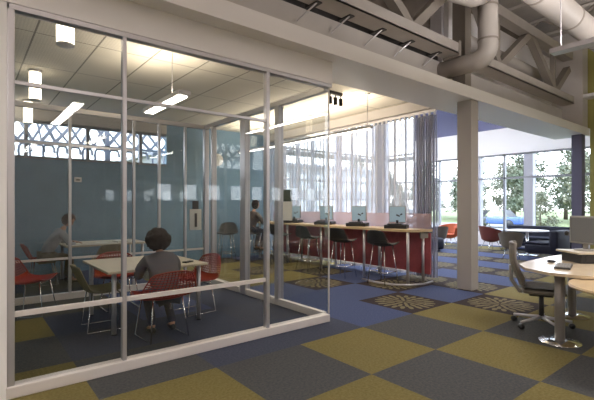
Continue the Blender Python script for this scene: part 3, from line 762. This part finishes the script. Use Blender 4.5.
for r in range(5):
    for c in range(14): mb.box(-.195 + c * .028, -.195 + c * .028 + .022, -.068 + r * .028, -.068 + r * .028 + .021, .02, .027)
mb.build('keys', M['greyp'], t)
t = thing('computer_mouse', 'small black mouse beside the keyboard', 'mouse', (5.74, 2.02, .776), .3)
MB().blob((0, 0, .016), (.03, .052, .018), 3).build('body', M['black'], t, True)
MB().box(-.004, .004, .012, .028, .03, .037).build('scroll_wheel', M['greyp'], t)

# office chair
t = thing('office_chair', 'taupe mesh office chair on five casters pulled up to the desk', 'office chair', (5.54, 2.06, 0), -2.72)
for k in range(5):
    a = 2 * PI * k / 5 + .5; e = (math.cos(a) * .33, math.sin(a) * .33)
    l = MB().tube([(0, 0, .12), (e[0] * .5, e[1] * .5, .10), (e[0], e[1], .085)], .022, 8, .016).build('base_arm', M['alu'], t, True)
    MB().tube([(e[0] - .022 * math.sin(a), e[1] + .022 * math.cos(a), .032), (e[0] + .022 * math.sin(a), e[1] - .022 * math.cos(a), .032)], .032, 14).build('caster', M['black'], l, True)
MB().tube([(0, 0, .10), (0, 0, .40)], .028, 14).build('gas_lift', M['dark'], t, True)
B(-.12, .12, -.14, .12, .385, .43, bev=.015).build('mechanism', M['dark'], t)
mb = MB()
mb.grid(lambda u, v: ((u - .5) * .50 * (1 - .10 * abs(2 * v - 1) ** 3), (v - .5) * .48 + .02, .485 + .02 * (2 * u - 1) ** 2 - .03 * max(0, v - .8) * 4 * .5), 12, 12)
mb.grid(lambda u, v: ((u - .5) * .48 * (1 - .10 * abs(2 * v - 1) ** 3), (v - .5) * .47 + .02, .43), 12, 12)
bm = mb.bm
mb.box(-.235, .235, -.205, .245, .432, .478, .02)
mb.build('seat', M['meshf'], t)
def back(u, v, off=0): # curved mesh back
    y = -.235 - .07 * math.sin(v * PI * .9) * .2 - .10 * v ** 1.6 + .05 * (2 * u - 1) ** 2 - (.05 * math.sin(v * PI)) + off
    return ((u - .5) * .46 * (1 - .18 * abs(2 * v - 1) ** 2.5), y, .53 + .49 * v)
mb = MB(); mb.grid(lambda u, v: back(u, v), 12, 14); mb.grid(lambda u, v: back(u, v, -.012), 12, 14); mb.build('backrest', M['meshf'], t, True)
edge = [back(0, j / 14) for j in range(15)] + [back(i / 10, 1) for i in range(11)] + [back(1, 1 - j / 14) for j in range(15)] + [back(1 - i / 10, 0) for i in range(11)]
MB().tube(edge, .020, 8).build('back_frame', mat('taupe chair frame', (.17, .15, .13), .4), t, True)
MB().tube([(0, -.05, .41), (0, -.24, .42), (0, -.33, .56), (0, -.335, .74)], .025, 10).build('back_support', M['greyp'], t, True)

# ------------------------------------------------------------------ lounge furniture
def tub(name, lab, loc, rz, m, grp='lounge tub chairs', cushion=None):
    t = thing(name, lab, 'lounge chair', loc, rz, grp)
    def f(u, v, o=0):
        a = -PI * .5 + (u - .5) * PI * 1.25; r = .27 + .10 * v + o
        h = .16 + .33 * v * (.55 + .45 * math.cos((u - .5) * PI * 1.0)) + .12 * v
        return (r * math.cos(a), r * math.sin(a) * .92, .26 + h - .06)
    mb = MB(); mb.grid(lambda u, v: f(u, v), 20, 8); mb.grid(lambda u, v: f(u, v, .035), 20, 8)
    for k in range(20):
        pass
    mb.grid(lambda u, v: tuple(a * (1 - v) + b_ * v for a, b_ in zip(f(u, 1), f(u, 1, .035))), 20, 1)
    mb.lathe((0, 0, 0), [(.10, .27), (.24, .32), (.29, .37)], 24); mb.build('shell', m, t, True)
    MB().lathe((0, .02, 0), [(.2, .37), (.27, .39), (.26, .43), (.1, .45)], 24).build('cushion', cushion or m, t, True)
    for sx in (-1, 1):
        for sy in (-1, 1): MB().tube([(sx * .14, sy * .12, .31), (sx * .25, sy * .24, 0)], .012, 8).build('leg', M['chrome'], t, True)
    return t
tc_ = tub('tub_chair', 'maroon tub chair beside the column, left of the round lounge table', (13.6, 6.6, 0), -2.1, M['maroon'])
t2_ = tub('tub_chair', 'taupe tub chair standing in front of the round lounge table', (11.9, 5.2, 0), -1.2, M['taupe'])
t3_ = tub('tub_chair', 'rust orange tub chair seen just left of the column', (13.9, 8.3, 0), PI / 2, M['rust'])
t2_.scale = (.82, .82, .95)
t4_ = dup(t2_, (12.9, 8.1, 0), -.7, 'taupe tub chair in front of the rust one, left of the column')
t = thing('lounge_table', 'round white lounge table before the far windows', 'table', (13.2, 5.3, 0))
MB().lathe((0, 0, 0), [(.56, .715), (.58, .73), (.57, .745)], 40).build('table_top', M['white'], t)
MB().tube([(0, 0, .015), (0, 0, .715)], .04, 16).build('leg', M['chrome'], t, True)
MB().lathe((0, 0, 0), [(.3, 0), (.3, .008), (.05, .02)], 32).build('foot_disc', M['chrome'], t, True)
def sofa(lab, loc, rz, L_, grp='navy sofas'):
    t = thing('sofa', lab, 'sofa', loc, rz, grp)
    MB().box(-L_ / 2, L_ / 2, -.35, .38, .16, .40, .04).build('base', M['navy'], t, True)
    n = max(1, round(L_ / .75))
    for k in range(n):
        a = -L_ / 2 + .02 + (L_ - .04) * k / n; MB().box(a, a + (L_ - .04) / n - .01, -.22, .40, .40, .47, .03).build('seat_cushion', M['navy'], t, True)
    MB().box(-L_ / 2, L_ / 2, -.45, -.24, .16, .80, .05).build('backrest', M['navy'], t, True)
    for sx in (-1, 1):
        for y in (-.36, .30): MB().tube([(sx * (L_ / 2 - .1), y, .16), (sx * (L_ / 2 - .08), y, 0)], .015, 8).build('leg', M['chrome'], t, True)
    return t
sofa('long navy sofa along the far windows behind the round table', (14.55, 5.45, 0), PI / 2, 2.3)
sofa('navy sofa at right angles, left of the dark navy column', (12.75, 4.62, 0), 0, 1.0)
t = thing('ottoman', 'low navy ottoman glimpsed past the end of the bar', 'ottoman', (11.9, 7.75, 0))
MB().lathe((0, 0, 0), [(.38, .08), (.40, .12), (.40, .38), (.36, .42), (.1, .43)], 28).build('cushion', M['navy'], t, True)
MB().lathe((0, 0, 0), [(.3, 0), (.3, .08)], 28).build('plinth', M['dark'], t, True)

# ------------------------------------------------------------------ outside
gr = B(-60, 140, -60, 140, -.42, -.30).build('ground_lawn', M['grass']); gr['kind'] = 'structure'
rd = B(27, 38, -60, 140, -.31, -.28).build('ground_road', M['asphalt']); rd['kind'] = 'structure'
cars = [('blue car passing on the road beyond the lounge windows', 33, 15.6, 'carblue'), ('silver car parked on the road far behind the curtain', 33, 24.5, 'carsilver')]
for lab, x, y, mm in cars:
    c = thing('car', lab, 'car', (x, y, -.28), 0)
    MB().box(-.9, .9, -2.2, 2.2, .3, .85, .12).build('body', M[mm], c, True)
    mb = MB(); mb.grid(lambda u, v: ((u - .5) * 1.55 * (1 - .12 * math.sin(v * PI)), (v - .5) * 2.7, .82 + .58 * min(1, math.sin(v * PI) * 1.6)), 4, 12)
    mb.grid(lambda u, v: ((u - .5) * 1.55, (v - .5) * 2.7, .80), 4, 12); mb.build('cabin', M['dark'], c, True)
    for sx in (-1, 1):
        for y_ in (-1.4, 1.4): MB().tube([(sx * .92, y_, .33), (sx * .72, y_, .33)], .33, 18).build('wheel', M['black'], c, True)
def tree(name, lab, x, y, h, cr, m, seed, grp):
    r1 = random.Random(seed); t = thing(name, lab, 'tree', (x, y, -.3), 0, grp)
    MB().tube([(0, 0, 0), (.1, .1, h * .4), (0, .2, h * .85)], .16 + h * .01, 8, .05).build('trunk', M['bark'], t, True)
    bm = bmesh.new(); cl = []
    for k in range(26):
        a = r1.uniform(0, 2 * PI); q = r1.random() ** .5; z = r1.uniform(.22, .97); wd = cr * (1.08 - z) ** .55 if name == 'conifer_tree' else cr * math.sin(min(1, z) * PI) ** .5
        cl.append(Vector((math.cos(a) * q * wd, math.sin(a) * q * wd, z * h)))
    for k in range(2600):
        c = r1.choice(cl); s = r1.uniform(.10, .22); p_ = c + Vector((r1.gauss(0, .42), r1.gauss(0, .42), r1.gauss(0, .36)))
        nrm = Vector((r1.uniform(-1, 1), r1.uniform(-1, 1), r1.uniform(-1, 1))).normalized(); u = nrm.orthogonal().normalized() * s; w_ = nrm.cross(u).normalized() * s * .6
        bm.faces.new([bm.verts.new(p_ - u), bm.verts.new(p_ + w_), bm.verts.new(p_ + u), bm.verts.new(p_ - w_)])
    mb = MB(); mb.bm.free(); mb.bm = bm; mb.build('foliage', m, t, normals=False)
    return t
ta = tree('conifer_tree', 'dense green tree beyond the road', 45, 18, 8, 2.4, M['leaf'], 1, 'dark green trees beyond the road')
tb_ = tree('leafy_tree', 'pale leafy tree beyond the road', 45, 12, 6.5, 2.4, M['leaf2'], 2, 'pale trees beyond the road')
rt = random.Random(11)
spots = [(45, y) for y in (6, 24, 30, 36, 42, 48)] + [(51.5, 3 + 6.4 * k) for k in range(9)] + [(58, 6 + 6.4 * k) for k in range(10)]
for k, (x, y) in enumerate(spots):
    (lambda o: setattr(o, 'scale', (1, 1, rt.uniform(.75, 1.15))))(dup(ta if k % 3 else tb_, (x, y, -.3), rt.uniform(0, 6)))
for k, (x, y) in enumerate(((24.5, 12.9), (25, 9.3))):
    s_ = dup(tb_, (x, y, -.3), k); s_.scale = (.35, .35, .38); s_['label'] = 'small pale tree on the lawn near the lounge windows'; s_['group'] = 'small trees on the lawn'
# building far behind the curtain
bl = thing('office_building', 'grey building with rows of windows seen faintly through the sheer curtain', 'building', (0, 0, 0))
B(12, 42, 34, 44, -.3, 5.6).build('wall', M['stone'], bl)
B(11.6, 42.4, 33.8, 44, 5.6, 5.9).build('roof', M['winmetal'], bl)
for k in range(12):
    for z in (.6, 3.1):
        f_ = B(13 + k * 2.4, 14.4 + k * 2.4, 33.9, 34.0, z, z + 1.7).build('window', M['white'], bl)
        B(13.08 + k * 2.4, 14.32 + k * 2.4, 33.88, 33.9, z + .08, z + 1.62).build('pane', M['winglass'], f_)
for k, (x, y) in enumerate(((39.5, 15.2), (39.5, 25))):
    p_ = thing('street_lamp', ('street lamp on the far verge right of the lounge column', 'street lamp on the far verge behind the curtain')[k], 'street lamp', (x, y, -.3))
    MB().tube([(0, 0, 0), (0, 0, 6.5), (-.8, 0, 6.9)], .07, 8).build('pole', M['winmetal'], p_, True)
    B(-1.3, -.7, -.12, .12, 6.85, 6.95).build('lamp_head', M['greyp'], p_)

# ------------------------------------------------------------------ light
W = bpy.data.worlds.new('world'); SC.world = W; W.use_nodes = True
nt = W.node_tree; bg = nt.nodes['Background']
tc = nt.nodes.new('ShaderNodeTexCoord'); sp = nt.nodes.new('ShaderNodeSeparateXYZ'); nt.links.new(tc.outputs['Generated'], sp.inputs[0])
rp = nt.nodes.new('ShaderNodeValToRGB'); rp.color_ramp.elements[0].position = 0; rp.color_ramp.elements[0].color = (.92, .95, 1, 1)
rp.color_ramp.elements[1].position = .8; rp.color_ramp.elements[1].color = (.55, .72, 1, 1)
nt.links.new(sp.outputs['Z'], rp.inputs[0]); nt.links.new(rp.outputs[0], bg.inputs['Color']); bg.inputs['Strength'].default_value = 4.6
sun = bpy.data.lights.new('sun', 'SUN'); sun.energy = 2.2; sun.angle = .02; sun.color = (1, .95, .86)
so = bpy.data.objects.new('sun', sun); COL.objects.link(so); so.rotation_euler = Vector((.55, -.35, -.75)).to_track_quat('-Z', 'Y').to_euler()

# ------------------------------------------------------------------ camera
cam = bpy.data.cameras.new('camera'); co = bpy.data.objects.new('camera', cam); COL.objects.link(co); SC.camera = co
cam.sensor_width = 36; cam.lens = 36 * 411 / 594; cam.shift_y = 5 / 594; cam.clip_end = 400; cam.clip_start = .05
co.location = (0, 0, 1.5); co.rotation_euler = (PI / 2, 0, math.atan(510 / 411) - PI / 2)
SC.view_settings.view_transform = 'Standard'; SC.view_settings.look = 'None'; SC.view_settings.gamma = 1; SC.view_settings.exposure = .5
SC.cycles.use_denoising = True
SC.cycles.max_bounces = 10; SC.cycles.transparent_max_bounces = 40; SC.cycles.diffuse_bounces = 5
SC.cycles.sample_clamp_indirect = 6
